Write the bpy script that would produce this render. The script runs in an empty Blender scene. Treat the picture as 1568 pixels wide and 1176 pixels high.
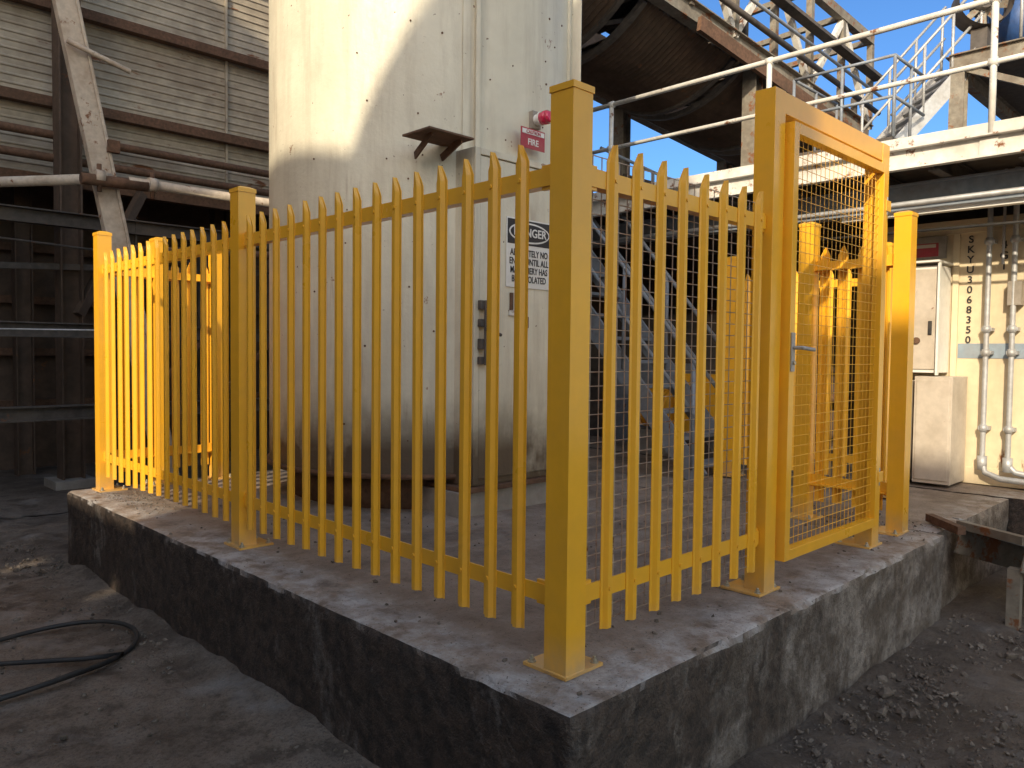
import bpy, bmesh, math, random
from mathutils import Vector, Matrix, noise
random.seed(7)
S = bpy.context.scene
COL = S.collection

# ------------------------------------------------------------------ materials
def new_mat(name):
    m = bpy.data.materials.new(name); m.use_nodes = True
    nt = m.node_tree
    b = nt.nodes["Principled BSDF"]
    return m, nt, b

def N(nt, t, **kw):
    n = nt.nodes.new(t)
    for k, v in kw.items():
        setattr(n, k, v)
    return n

def noise_tex(nt, vec, scale, detail=4, rough=0.6, stretch=None, dist=0.0):
    if stretch:
        mp = N(nt, "ShaderNodeMapping"); mp.inputs["Scale"].default_value = stretch
        nt.links.new(vec, mp.inputs["Vector"]); vec = mp.outputs["Vector"]
    n = N(nt, "ShaderNodeTexNoise")
    n.inputs["Scale"].default_value = scale; n.inputs["Detail"].default_value = min(detail,5)
    n.inputs["Roughness"].default_value = rough; n.inputs["Distortion"].default_value = dist
    nt.links.new(vec, n.inputs["Vector"])
    return n.outputs["Fac"]

def ramp(nt, fac, p0, p1, c0=(0,0,0,1), c1=(1,1,1,1)):
    r = N(nt, "ShaderNodeValToRGB")
    if p0>p1: p0,p1,c0,c1=p1,p0,c1,c0
    r.color_ramp.elements[0].position = p0; r.color_ramp.elements[0].color = c0
    r.color_ramp.elements[1].position = p1; r.color_ramp.elements[1].color = c1
    nt.links.new(fac, r.inputs["Fac"])
    return r.outputs["Color"]

def mix(nt, fac, a, b):
    m = N(nt, "ShaderNodeMix", data_type='RGBA')
    for sock, v in ((m.inputs[6], a), (m.inputs[7], b)):
        if isinstance(v, tuple): sock.default_value = (*v[:3], 1)
        else: nt.links.new(v, sock)
    if isinstance(fac, (int, float)): m.inputs[0].default_value = fac
    else: nt.links.new(fac, m.inputs[0])
    return m.outputs[2]

def math_n(nt, op, a, b=0.0, clamp=False):
    m = N(nt, "ShaderNodeMath", operation=op); m.use_clamp = clamp
    for i, v in enumerate((a, b)):
        if isinstance(v, (int, float)): m.inputs[i].default_value = v
        else: nt.links.new(v, m.inputs[i])
    return m.outputs[0]

def bump(nt, b, h, strength=0.3, dist=0.01):
    n = N(nt, "ShaderNodeBump"); n.inputs["Strength"].default_value = strength
    n.inputs["Distance"].default_value = dist
    nt.links.new(h, n.inputs["Height"]); nt.links.new(n.outputs["Normal"], b.inputs["Normal"])

def paint_mat(name, base, rough=0.4, metal=0.0, var=0.25, dirt=(0.16,0.12,0.09), dirt_amt=0.5, rust=0.0,
              scale=3.0, bumpy=0.1, coat=0.0, rust_col=(0.19,0.075,0.03), stretch=(1,1,1), zdust=0.0):
    m, nt, b = new_mat(name)
    g = N(nt, "ShaderNodeNewGeometry"); P = g.outputs["Position"]
    n1 = noise_tex(nt, P, scale, 5, 0.65, stretch)
    n2 = noise_tex(nt, P, scale*6, 3, 0.6)
    dk = tuple(c*(1-var) for c in base)
    c = mix(nt, ramp(nt, n2, 0.35, 0.65), base, dk)
    c = mix(nt, math_n(nt, 'MULTIPLY', ramp(nt, n1, 0.45, 0.75), dirt_amt), c, dirt)
    if zdust > 0:   # dust settled on the lowest few centimetres
        sx = N(nt, "ShaderNodeSeparateXYZ"); nt.links.new(P, sx.inputs[0])
        zz = N(nt, "ShaderNodeMapRange"); nt.links.new(sx.outputs["Z"], zz.inputs["Value"])
        zz.inputs["From Min"].default_value = 0.16; zz.inputs["From Max"].default_value = 0.0
        c = mix(nt, math_n(nt,'MULTIPLY', math_n(nt,'MULTIPLY', zz.outputs[0], n2), zdust), c, (0.40,0.32,0.24))
    if rust > 0:
        n3 = noise_tex(nt, P, scale*2.2, 5, 0.72, stretch)
        rm = ramp(nt, n3, 0.70-rust*0.3, 0.76-rust*0.3)
        c = mix(nt, rm, c, rust_col)
    nt.links.new(c, b.inputs["Base Color"])
    r = math_n(nt, 'ADD', math_n(nt, 'MULTIPLY', n1, 0.35), rough-0.15, True)
    nt.links.new(r, b.inputs["Roughness"])
    b.inputs["Metallic"].default_value = metal
    b.inputs["Coat Weight"].default_value = coat
    b.inputs["Coat Roughness"].default_value = 0.15
    if bumpy: bump(nt, b, n2, bumpy, 0.004)
    return m

M = {}
M['yellow'] = paint_mat("yellow_powdercoat", (0.95,0.475,0.026), 0.30, 0, 0.05, (0.56,0.32,0.10), 0.22, 0, 2.2, 0.03, 0.5, zdust=0.9)
M['galv'] = paint_mat("galvanised_steel", (0.50,0.51,0.53), 0.5, 0.4, 0.2, (0.26,0.22,0.18), 0.5)
M['plategalv'] = paint_mat("zinc_bolt", (0.60,0.56,0.46), 0.4, 0.8, 0.2)
M['rust'] = paint_mat("rusty_steel", (0.17,0.09,0.055), 0.85, 0.0, 0.4, (0.08,0.05,0.032), 0.8, 0, 4, 0.4)
M['darksteel'] = paint_mat("dark_dusty_steel", (0.095,0.082,0.075), 0.7, 0.0, 0.4, (0.16,0.12,0.09), 0.7, 0.2, 2, 0.3)
M['gantry'] = paint_mat("weathered_gantry_paint", (0.26,0.235,0.195), 0.7, 0.0, 0.3, (0.10,0.07,0.05), 0.8, 0.5, 2.5, 0.3)
M['brown'] = paint_mat("brown_sheeting", (0.12,0.078,0.055), 0.8, 0.0, 0.3, (0.06,0.042,0.03), 0.8, 0.2, 1.5, 0.3)
M['whitesteel'] = paint_mat("white_painted_steel", (0.72,0.70,0.66), 0.5, 0.0, 0.15, (0.38,0.31,0.24), 0.6, 0.40, 2.5, 0.15)
M['beigepipe'] = paint_mat("dusty_cream_steel", (0.58,0.50,0.42), 0.65, 0.0, 0.2, (0.30,0.21,0.15), 0.8, 0.34, 3, 0.3)
M['cream'] = paint_mat("cream_container_paint", (0.70,0.585,0.40), 0.55, 0.0, 0.1, (0.38,0.28,0.18), 0.6, 0.22, 1.8, 0.15, stretch=(1,1,0.35))
M['cabinet'] = paint_mat("grey_cabinet_paint", (0.56,0.49,0.41), 0.5, 0.0, 0.1, (0.30,0.24,0.18), 0.6, 0.12)
M['white'] = paint_mat("white_enamel", (0.78,0.77,0.74), 0.4, 0.0, 0.08, (0.5,0.44,0.36), 0.4, 0.1)
M['sheet'] = paint_mat("dusty_wall_sheeting", (0.50,0.435,0.345), 0.7, 0.0, 0.25, (0.22,0.165,0.12), 0.85, 0.25, 1.1, 0.2, stretch=(0.5,1,1.6))
M['black'] = paint_mat("black_rubber", (0.022,0.022,0.024), 0.6, 0.0, 0.3, (0.08,0.07,0.06), 0.5)
M['signblack'] = paint_mat("sign_black", (0.02,0.02,0.025), 0.5, 0.0, 0.1, (0.1,0.09,0.08), 0.3)
M['signred'] = paint_mat("sign_red", (0.42,0.03,0.05), 0.4, 0.0, 0.15, (0.3,0.15,0.1), 0.5)
M['blue'] = paint_mat("blue_machine_paint", (0.03,0.09,0.28), 0.45, 0.0, 0.2, (0.1,0.09,0.08), 0.4, 0.1)
M['stripe'] = paint_mat("faded_blue_stripe", (0.25,0.33,0.42), 0.6, 0.0, 0.15, (0.3,0.25,0.2), 0.5)
M['bluegrey'] = paint_mat("blue_grey_steel", (0.24,0.275,0.33), 0.55, 0.1, 0.2, (0.17,0.13,0.10), 0.6, 0.15)
M['concrete'] = paint_mat("plain_concrete", (0.36,0.33,0.30), 0.9, 0.0, 0.2, (0.20,0.16,0.13), 0.8, 0, 2, 0.5)
M['fitting'] = paint_mat("wall_grey", (0.33,0.29,0.25), 0.8, 0.0, 0.2, (0.18,0.15,0.12), 0.6)

m, nt, b = new_mat("red_beacon_lens"); b.inputs["Base Color"].default_value=(0.60,0.02,0.08,1); b.inputs["Roughness"].default_value=0.15
b.inputs["Coat Weight"].default_value=0.6; M['lens']=m

def tank_mat():
    m, nt, b = new_mat("weathered_tank_paint")
    g = N(nt, "ShaderNodeNewGeometry"); P = g.outputs["Position"]
    sx = N(nt, "ShaderNodeSeparateXYZ"); nt.links.new(P, sx.inputs[0]); Z = sx.outputs["Z"]
    n1 = noise_tex(nt, P, 1.3, 5, 0.65)
    st = noise_tex(nt, P, 7.0, 5, 0.7, (1,1,0.12))
    fine = noise_tex(nt, P, 25, 4, 0.7)
    c = mix(nt, ramp(nt, n1, 0.35, 0.7), (0.72,0.67,0.54), (0.58,0.53,0.42))
    c = mix(nt, math_n(nt,'MULTIPLY', ramp(nt, st, 0.46, 0.74), 0.5), c, (0.40,0.335,0.25))
    # brown rust runs
    st2 = noise_tex(nt, P, 12.0, 4, 0.6, (1,1,0.07))
    big = noise_tex(nt, P, 2.0, 3, 0.5)
    c = mix(nt, math_n(nt,'MULTIPLY', math_n(nt,'MULTIPLY', ramp(nt, st2, 0.60, 0.70), ramp(nt, big, 0.45, 0.60)), 0.55), c, (0.27,0.16,0.09))
    zz = N(nt, "ShaderNodeMapRange"); nt.links.new(Z, zz.inputs["Value"])
    zz.inputs["From Min"].default_value = 0.85; zz.inputs["From Max"].default_value = 0.25
    gm = math_n(nt,'MULTIPLY', ramp(nt,zz.outputs[0],0.0,0.7), ramp(nt, math_n(nt,'ADD', n1, math_n(nt,'MULTIPLY', math_n(nt,'ADD',zz.outputs[0],st),0.3)), 0.58, 0.86))
    c = mix(nt, gm, c, (0.11,0.08,0.055))
    r1 = noise_tex(nt, P, 4.0, 5, 0.75)
    rm = ramp(nt, r1, 0.655, 0.685)
    c = mix(nt, math_n(nt,'MULTIPLY',rm,0.85), c, (0.25,0.125,0.065))
    r2 = noise_tex(nt, P, 24.0, 3, 0.6)
    c = mix(nt, ramp(nt, r2, 0.72, 0.74), c, (0.14,0.075,0.045))
    nt.links.new(c, b.inputs["Base Color"])
    nt.links.new(math_n(nt,'ADD', math_n(nt,'MULTIPLY', fine, 0.3), 0.30), b.inputs["Roughness"])
    h = math_n(nt,'ADD', math_n(nt,'MULTIPLY', n1, 5.0), fine)
    bump(nt, b, h, 0.35, 0.008)
    return m
M['tank'] = tank_mat()

def slab_mat():
    m, nt, b = new_mat("weathered_slab_concrete")
    g = N(nt, "ShaderNodeNewGeometry"); P = g.outputs["Position"]
    sp = N(nt, "ShaderNodeSeparateXYZ"); nt.links.new(P, sp.inputs[0])
    sn = N(nt, "ShaderNodeSeparateXYZ"); nt.links.new(g.outputs["True Normal"], sn.inputs[0])
    big = noise_tex(nt, P, 1.7, 5, 0.65, dist=0.4)
    mid = noise_tex(nt, P, 6.0, 5, 0.7)
    fine = noise_tex(nt, P, 60.0, 4, 0.7)
    top = mix(nt, ramp(nt, big, 0.38, 0.62), (0.33,0.265,0.22), (0.185,0.145,0.12))
    top = mix(nt, math_n(nt,'MULTIPLY', ramp(nt, mid, 0.5, 0.66), 0.55), top, (0.38,0.33,0.29))
    top = mix(nt, math_n(nt,'MULTIPLY', ramp(nt, mid, 0.45, 0.34), 0.6), top, (0.13,0.10,0.08))
    dmin = math_n(nt,'MINIMUM', sp.outputs["X"], sp.outputs["Y"])
    rim = N(nt, "ShaderNodeMapRange"); nt.links.new(dmin, rim.inputs["Value"])
    rim.inputs["From Min"].default_value = 0.14; rim.inputs["From Max"].default_value = -0.14
    rm = math_n(nt,'MULTIPLY', rim.outputs[0], ramp(nt, math_n(nt,'ADD',math_n(nt,'MULTIPLY',mid,0.6),math_n(nt,'MULTIPLY',big,0.4)), 0.45, 0.60))
    top = mix(nt, math_n(nt,'MULTIPLY',rm,0.85), top, (0.52,0.51,0.52))
    st = noise_tex(nt, P, 3.2, 5, 0.75, (1,1,0.6))
    pit_ = noise_tex(nt, P, 16.0, 5, 0.75)
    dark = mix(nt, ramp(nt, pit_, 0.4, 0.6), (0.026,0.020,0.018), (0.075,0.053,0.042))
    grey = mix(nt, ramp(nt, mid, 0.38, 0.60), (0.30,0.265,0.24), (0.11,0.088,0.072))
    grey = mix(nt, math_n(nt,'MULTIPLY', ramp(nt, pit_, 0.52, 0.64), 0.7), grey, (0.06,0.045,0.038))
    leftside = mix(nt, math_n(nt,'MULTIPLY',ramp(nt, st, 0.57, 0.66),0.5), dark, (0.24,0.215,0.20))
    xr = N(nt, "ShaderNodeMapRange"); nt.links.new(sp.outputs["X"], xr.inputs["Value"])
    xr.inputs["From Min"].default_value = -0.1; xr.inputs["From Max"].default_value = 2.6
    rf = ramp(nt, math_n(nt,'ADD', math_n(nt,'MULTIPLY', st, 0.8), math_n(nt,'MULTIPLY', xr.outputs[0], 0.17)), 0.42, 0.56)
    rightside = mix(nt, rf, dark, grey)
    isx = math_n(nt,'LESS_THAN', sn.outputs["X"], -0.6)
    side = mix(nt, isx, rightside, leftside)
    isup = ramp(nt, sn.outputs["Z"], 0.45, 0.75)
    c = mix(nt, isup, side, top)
    spk = noise_tex(nt, P, 90, 2, 0.5)
    c = mix(nt, ramp(nt, spk, 0.66, 0.70), c, (0.06,0.045,0.035))
    nt.links.new(c, b.inputs["Base Color"])
    nt.links.new(math_n(nt,'SUBTRACT', 0.90, math_n(nt,'MULTIPLY', big, 0.55)), b.inputs["Roughness"])
    h = math_n(nt,'ADD', math_n(nt,'MULTIPLY', pit_, 2.0), fine)
    bump(nt, b, h, 0.7, 0.014)
    return m
M['slab'] = slab_mat()

def dirt_mat():
    m, nt, b = new_mat("dirt_ground")
    g = N(nt, "ShaderNodeNewGeometry"); P = g.outputs["Position"]
    sp = N(nt, "ShaderNodeSeparateXYZ"); nt.links.new(P, sp.inputs[0])
    big = noise_tex(nt, P, 0.7, 5, 0.6, dist=0.5)
    mid = noise_tex(nt, P, 5.0, 5, 0.7)
    fine = noise_tex(nt, P, 60.0, 5, 0.75)
    c = mix(nt, ramp(nt, big, 0.40, 0.60), (0.25,0.195,0.155), (0.155,0.118,0.092))
    c = mix(nt, math_n(nt,'MULTIPLY', ramp(nt, mid, 0.50, 0.62), 0.6), c, (0.31,0.26,0.22))
    c = mix(nt, math_n(nt,'MULTIPLY', ramp(nt, mid, 0.48, 0.38), 0.7), c, (0.08,0.057,0.043))
    c = mix(nt, math_n(nt,'MULTIPLY', ramp(nt, fine, 0.50, 0.62), 0.55), c, (0.06,0.045,0.035))
    v2 = noise_tex(nt, P, 1.9, 4, 0.6)
    c = mix(nt, math_n(nt,'MULTIPLY', ramp(nt, v2, 0.57, 0.68), 0.55), c, (0.38,0.35,0.33))
    # coal-dark fines on the right-hand yard
    xr = N(nt, "ShaderNodeMapRange"); nt.links.new(sp.outputs["X"], xr.inputs["Value"])
    xr.inputs["From Min"].default_value = -0.4; xr.inputs["From Max"].default_value = 0.6
    c = mix(nt, math_n(nt,'MULTIPLY', xr.outputs[0], 0.5), c, (0.08,0.064,0.054))
    nt.links.new(c, b.inputs["Base Color"]); 
    nt.links.new(math_n(nt,'SUBTRACT', 1.0, math_n(nt,'MULTIPLY', big, 0.6)), b.inputs["Roughness"])
    h = math_n(nt,'ADD', math_n(nt,'MULTIPLY', mid, 2.5), fine)
    bump(nt, b, h, 0.9, 0.025)
    return m
M['dirt'] = dirt_mat()
M['stone'] = paint_mat("gravel_stone", (0.17,0.135,0.11), 0.95, 0, 0.5, (0.30,0.26,0.22), 0.8, 0, 9, 0.5)

# ------------------------------------------------------------------ mesh builder (list based, fast)
CUBE=[(-.5,-.5,-.5),(.5,-.5,-.5),(.5,.5,-.5),(-.5,.5,-.5),(-.5,-.5,.5),(.5,-.5,.5),(.5,.5,.5),(-.5,.5,.5)]
CF=[(0,3,2,1),(4,5,6,7),(0,1,5,4),(1,2,6,5),(2,3,7,6),(3,0,4,7)]
class B:
    def __init__(s, name, bevel=0.0):
        s.name=name; s.v=[]; s.f=[]; s.m=[]; s.sm=[]; s.mats=[]; s.bevel=bevel
    def mi(s, k):
        if k not in s.mats: s.mats.append(k)
        return s.mats.index(k)
    def add(s, verts, faces, mat, smooth=False):
        o=len(s.v); s.v.extend([tuple(q) for q in verts]); i=s.mi(mat)
        for n,f in enumerate(faces):
            s.f.append(tuple(o+k for k in f)); s.m.append(i); s.sm.append(smooth[n] if isinstance(smooth,list) else smooth)
    def box(s, x0,x1,y0,y1,z0,z1, mat):
        x0,x1=min(x0,x1),max(x0,x1); y0,y1=min(y0,y1),max(y0,y1); z0,z1=min(z0,z1),max(z0,z1)
        s.add([(x0 if a<0 else x1,y0 if c<0 else y1,z0 if d<0 else z1) for a,c,d in CUBE],CF,mat)
    def beam(s, p1,p2,w,h,mat, up=(0,0,1)):
        p1=Vector(p1);p2=Vector(p2); d=p2-p1; L=d.length; d.normalize()
        u=Vector(up).normalized()
        if abs(d.dot(u))>0.98: u=Vector((1,0,0))
        a=d.cross(u).normalized(); u=a.cross(d).normalized(); c=(p1+p2)/2
        s.add([c+a*(q[0]*w)+d*(q[1]*L)+u*(q[2]*h) for q in CUBE],CF,mat)
    def ibeam(s,p1,p2,w,h,mat,t=0.015,up=(0,0,1)):
        p1=Vector(p1);p2=Vector(p2); d=(p2-p1).normalized(); u=Vector(up)
        if abs(d.dot(u))>0.98: u=Vector((1,0,0))
        a=d.cross(u).normalized(); u=a.cross(d).normalized()
        o=u*(h/2-t/2)
        s.beam(p1+o,p2+o,w,t,mat,up); s.beam(p1-o,p2-o,w,t,mat,up); s.beam(p1,p2,t,h-2*t,mat,up)
    def cyl(s,p1,p2,r,mat,seg=12,r2=None,caps=True):
        p1=Vector(p1);p2=Vector(p2); d=(p2-p1).normalized(); r2=r if r2 is None else r2
        u=Vector((0,0,1)) if abs(d.z)<0.9 else Vector((1,0,0))
        a=d.cross(u).normalized(); c=d.cross(a)
        A=[];C=[]
        for k in range(seg):
            t=2*math.pi*(k+0.5)/seg; e=a*math.cos(t)+c*math.sin(t); A.append(p1+e*r); C.append(p2+e*r2)
        fs=[(k,(k+1)%seg,seg+(k+1)%seg,seg+k) for k in range(seg)]; sm=[True]*seg
        if caps: fs+= [tuple(range(seg))[::-1],tuple(range(seg,2*seg))]; sm+=[False,False]
        s.add(A+C,fs,mat,sm)
    def tube(s,pts,r,mat,seg=10):
        pts=[Vector(p) for p in pts]; vs=[]; n=len(pts); prev=None
        for i,p in enumerate(pts):
            t=(pts[min(i+1,n-1)]-pts[max(i-1,0)]).normalized()
            if prev is None:
                u=Vector((0,0,1)) if abs(t.z)<0.9 else Vector((1,0,0)); a=t.cross(u).normalized()
            else: a=(prev-t*prev.dot(t)).normalized()
            prev=a; b2=t.cross(a)
            vs+=[p+a*math.cos(k*2*math.pi/seg)*r+b2*math.sin(k*2*math.pi/seg)*r for k in range(seg)]
        fs=[(q*seg+k,q*seg+(k+1)%seg,(q+1)*seg+(k+1)%seg,(q+1)*seg+k) for q in range(n-1) for k in range(seg)]
        s.add(vs,fs,mat,True)
    def grid(s,rows,mat,smooth=False,closed=False):
        n=len(rows[0]); vs=[v for r in rows for v in r]; fs=[]
        for q in range(len(rows)-1):
            for k in range(n if closed else n-1):
                fs.append((q*n+k,q*n+(k+1)%n,(q+1)*n+(k+1)%n,(q+1)*n+k))
        s.add(vs,fs,mat,smooth)
    def done(s):
        me=bpy.data.meshes.new(s.name); me.from_pydata(s.v,[],s.f)
        for k in s.mats: me.materials.append(M[k])
        me.polygons.foreach_set("material_index",s.m); me.polygons.foreach_set("use_smooth",s.sm)
        bm=bmesh.new(); bm.from_mesh(me); bmesh.ops.recalc_face_normals(bm,faces=bm.faces[:]); bm.to_mesh(me); bm.free()
        ob=bpy.data.objects.new(s.name,me); COL.objects.link(ob)
        if s.bevel:
            md=ob.modifiers.new("bevel",'BEVEL'); md.width=s.bevel; md.segments=2; md.limit_method='ANGLE'; md.angle_limit=math.radians(50)
        return ob

def text(parent,name,body,loc,rot,size,mat,sx=1.0,align='CENTER',space=1.0):
    cu=bpy.data.curves.new(name,'FONT'); cu.body=body; cu.size=size; cu.align_x=align; cu.align_y='CENTER'
    cu.extrude=0.0008; cu.space_line=space; cu.offset=size*0.018
    cu.materials.append(M[mat])
    o=bpy.data.objects.new(name,cu); COL.objects.link(o)
    o.location=loc; o.rotation_euler=rot; o.scale=(sx,1,1); o.parent=parent
    return o

# ------------------------------------------------------------------ camera
th=math.radians(45.3); pit=math.radians(2.26); rol=math.radians(0.62)
fw=Vector((math.cos(th)*math.cos(pit),math.sin(th)*math.cos(pit),-math.sin(pit)))
r0=Vector((math.sin(th),-math.cos(th),0)); u0=r0.cross(fw)
rt=r0*math.cos(rol)+u0*math.sin(rol); up=u0*math.cos(rol)-r0*math.sin(rol)
cd=bpy.data.cameras.new("camera"); cd.lens=27.32; cd.sensor_width=36; cd.clip_start=0.05; cd.clip_end=1000
cam=bpy.data.objects.new("camera",cd); COL.objects.link(cam)
R=Matrix((rt,up,-fw)).transposed().to_4x4()
cam.matrix_world=Matrix.Translation((-1.989,-1.739,1.10))@R
S.camera=cam

# ------------------------------------------------------------------ light
az=math.radians(25); el=math.radians(25)
trav=Vector((math.cos(az)*math.cos(el),math.sin(az)*math.cos(el),-math.sin(el)))
sd=bpy.data.lights.new("sun",'SUN'); sd.energy=5.0; sd.angle=math.radians(0.8); sd.color=(1.0,0.86,0.62)
sun=bpy.data.objects.new("sun",sd); COL.objects.link(sun); sun.rotation_euler=trav.to_track_quat('-Z','Y').to_euler()
sun.location=(-20,-10,15)
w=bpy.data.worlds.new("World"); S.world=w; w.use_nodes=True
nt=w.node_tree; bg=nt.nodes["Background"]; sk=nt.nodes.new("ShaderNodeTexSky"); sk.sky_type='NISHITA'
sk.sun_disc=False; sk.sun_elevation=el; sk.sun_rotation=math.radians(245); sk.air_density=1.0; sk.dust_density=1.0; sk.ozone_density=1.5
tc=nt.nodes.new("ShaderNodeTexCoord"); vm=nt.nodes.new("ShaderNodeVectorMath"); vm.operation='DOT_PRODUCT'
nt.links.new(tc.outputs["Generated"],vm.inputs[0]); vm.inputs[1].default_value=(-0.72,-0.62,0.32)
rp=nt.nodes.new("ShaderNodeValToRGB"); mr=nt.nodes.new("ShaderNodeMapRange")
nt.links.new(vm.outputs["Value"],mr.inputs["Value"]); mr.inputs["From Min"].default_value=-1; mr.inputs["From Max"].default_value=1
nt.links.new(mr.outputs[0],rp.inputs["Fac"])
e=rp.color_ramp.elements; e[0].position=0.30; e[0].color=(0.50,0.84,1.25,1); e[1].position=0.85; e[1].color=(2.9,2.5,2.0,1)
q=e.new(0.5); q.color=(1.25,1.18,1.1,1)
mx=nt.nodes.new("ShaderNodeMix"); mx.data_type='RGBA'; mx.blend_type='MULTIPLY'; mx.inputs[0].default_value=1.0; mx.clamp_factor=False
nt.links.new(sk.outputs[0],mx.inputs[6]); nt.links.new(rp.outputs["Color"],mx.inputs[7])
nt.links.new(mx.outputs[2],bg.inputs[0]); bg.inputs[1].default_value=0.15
S.view_settings.view_transform='Standard'; S.view_settings.look='None'; S.view_settings.exposure=0

# ------------------------------------------------------------------ ground
GZ=-0.55
def axis():
    a=[]; v=-3.5
    while v<7.0: a.append(v); v+=0.05
    st=0.1; hi=[]; v=7.0
    while v<300: hi.append(v); st*=1.3; v+=st
    lo=[]; st=0.1; v=-3.6
    while v>-300: lo.append(v); st*=1.3; v-=st
    return sorted(lo)+a+hi
ax=axis(); gb=B("ground"); rows=[]
for x in ax:
    row=[]
    for y in ax:
        fade=1.0 if max(abs(x-2),abs(y-2))<6 else 0.3
        z=noise.noise(Vector((x*0.9,y*0.9,0)))*0.035+noise.noise(Vector((x*4,y*4,3)))*0.016+noise.noise(Vector((x*11,y*11,8)))*0.008
        if y<-0.3 and x>0.2:
            z+=0.06*max(0,noise.noise(Vector((x*2.1,y*2.1,5))))+0.025*noise.noise(Vector((x*7,y*7,9)))
        d=min(abs(x+0.23) if y>-0.3 else 9, abs(y+0.23) if x>-0.3 else 9)
        if d<0.35 : z+=0.05*(1-d/0.35)**2*(0.5+noise.noise(Vector((x*3,y*3,1))))
        row.append((x,y,GZ+z*fade))
    rows.append(row)
gb.grid(rows,'dirt',True); gb.done()

tb=bmesh.new(); bmesh.ops.create_icosphere(tb,subdivisions=1,radius=1)
ICO=[v.co.copy() for v in tb.verts]; ICF=[tuple(v.index for v in f.verts) for f in tb.faces]; tb.free()
def stones(name,pts,smin,smax,mat='stone'):
    b=B(name)
    for (x,y,z) in pts:
        s=smin+(smax-smin)*random.random()**3
        R3=Matrix.Rotation(random.random()*6.28,3,Vector((random.random(),random.random(),1)))
        sc=(s*1,s*random.uniform(.6,1),s*random.uniform(.4,.7))
        vs=[]
        for c in ICO:
            c2=Vector((c.x*sc[0],c.y*sc[1],c.z*sc[2]))+Vector((random.uniform(-1,1),random.uniform(-1,1),random.uniform(-1,1)))*s*0.2
            vs.append(R3@c2+Vector((x,y,z+s*0.25)))
        b.add(vs,ICF,mat)
    b.done()
pts=[]
for i in range(2200):
    x=random.uniform(-2.2,-0.24); y=random.uniform(-0.5,6)
    if random.random()<0.5: x=-0.26-abs(random.gauss(0,0.15))
    pts.append((x,y,GZ))
for i in range(5500):
    x=random.uniform(0,6); y=-0.25-abs(random.gauss(0,0.8)); pts.append((x,y,GZ+0.012))
stones("gravel",pts,0.004,0.020)
pts=[]
for i in range(110): pts.append((random.uniform(0.6,5),-0.3-abs(random.gauss(0,0.5)),GZ+0.01))
for i in range(20): pts.append((random.uniform(-1.5,-0.3),random.uniform(3.6,5.5),GZ))
stones("rubble",pts,0.016,0.045)
pts=[]
for i in range(700): pts.append((random.uniform(-0.2,3.2),random.uniform(-0.2,4.8),0.0))
for i in range(320): pts.append((abs(random.gauss(0,0.25))-0.1,4.2+random.gauss(0,0.35),0.0))
for i in range(260): pts.append((3.2+random.gauss(0,0.25),0.2+random.gauss(0,0.25),0.0))
stones("slab_debris",[p for p in pts if p[1]<4.85 and p[1]>-0.2],0.002,0.014)

# ------------------------------------------------------------------ slab
def rough_block(name,x0,x1,y0,y1,z0,z1,step,amp,mat,chip=0.02):
    bm=bmesh.new()
    def grid(o,u,v,nu,nv):
        o=Vector(o);u=Vector(u);v=Vector(v)
        g=[[bm.verts.new(o+u*i/nu+v*j/nv) for j in range(nv+1)] for i in range(nu+1)]
        for i in range(nu):
            for j in range(nv): bm.faces.new((g[i][j],g[i+1][j],g[i+1][j+1],g[i][j+1]))
    X,Y,Z=x1-x0,y1-y0,z1-z0
    nx,ny,nz=[max(1,int(round(q/step))) for q in (X,Y,Z)]
    grid((x0,y0,z1),(X,0,0),(0,Y,0),nx,ny)
    grid((x0,y0,z0),(X,0,0),(0,0,Z),nx,nz)
    grid((x0,y1,z0),(X,0,0),(0,0,Z),nx,nz)
    grid((x0,y0,z0),(0,Y,0),(0,0,Z),ny,nz)
    grid((x1,y0,z0),(0,Y,0),(0,0,Z),ny,nz)
    bmesh.ops.remove_doubles(bm,verts=bm.verts[:],dist=1e-4)
    bmesh.ops.recalc_face_normals(bm,faces=bm.faces[:])
    for v in bm.verts:
        c=v.co.copy(); e=1e-4
        onx=min(abs(c.x-x0),abs(c.x-x1))<e; ony=min(abs(c.y-y0),abs(c.y-y1))<e; onz=abs(c.z-z1)<e
        n=noise.noise_vector(c*3.0)*amp*0.8+noise.noise_vector(c*14)*amp*0.5
        if onz and not(onx or ony): n=Vector((0,0,n.z*0.35))
        k=(onx+ony+onz)
        if k>=2:
            n*=0.5
            ch=0.006+chip*max(0,noise.noise(c*4.0)+0.12)+chip*0.35*max(0,noise.noise(c*17))
            cx=(x0+x1)/2; cy=(y0+y1)/2
            if onx: n.x+=math.copysign(ch,cx-c.x)
            if ony: n.y+=math.copysign(ch,cy-c.y)
            if onz: n.z=-ch*0.7
        v.co=c+n
    me=bpy.data.meshes.new(name); bm.to_mesh(me); bm.free(); me.materials.append(M[mat])
    for p in me.polygons: p.use_smooth=True
    try: me.set_sharp_from_angle(angle=math.radians(50))
    except Exception: pass
    o=bpy.data.objects.new(name,me); COL.objects.link(o); return o
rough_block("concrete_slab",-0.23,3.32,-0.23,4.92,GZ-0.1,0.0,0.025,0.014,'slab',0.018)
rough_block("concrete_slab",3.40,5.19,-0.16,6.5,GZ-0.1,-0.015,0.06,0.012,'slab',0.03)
rough_block("concrete_slab",5.20,8.3,-6.2,6.5,GZ-0.1,-0.01,0.12,0.012,'slab',0.03)

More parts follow.
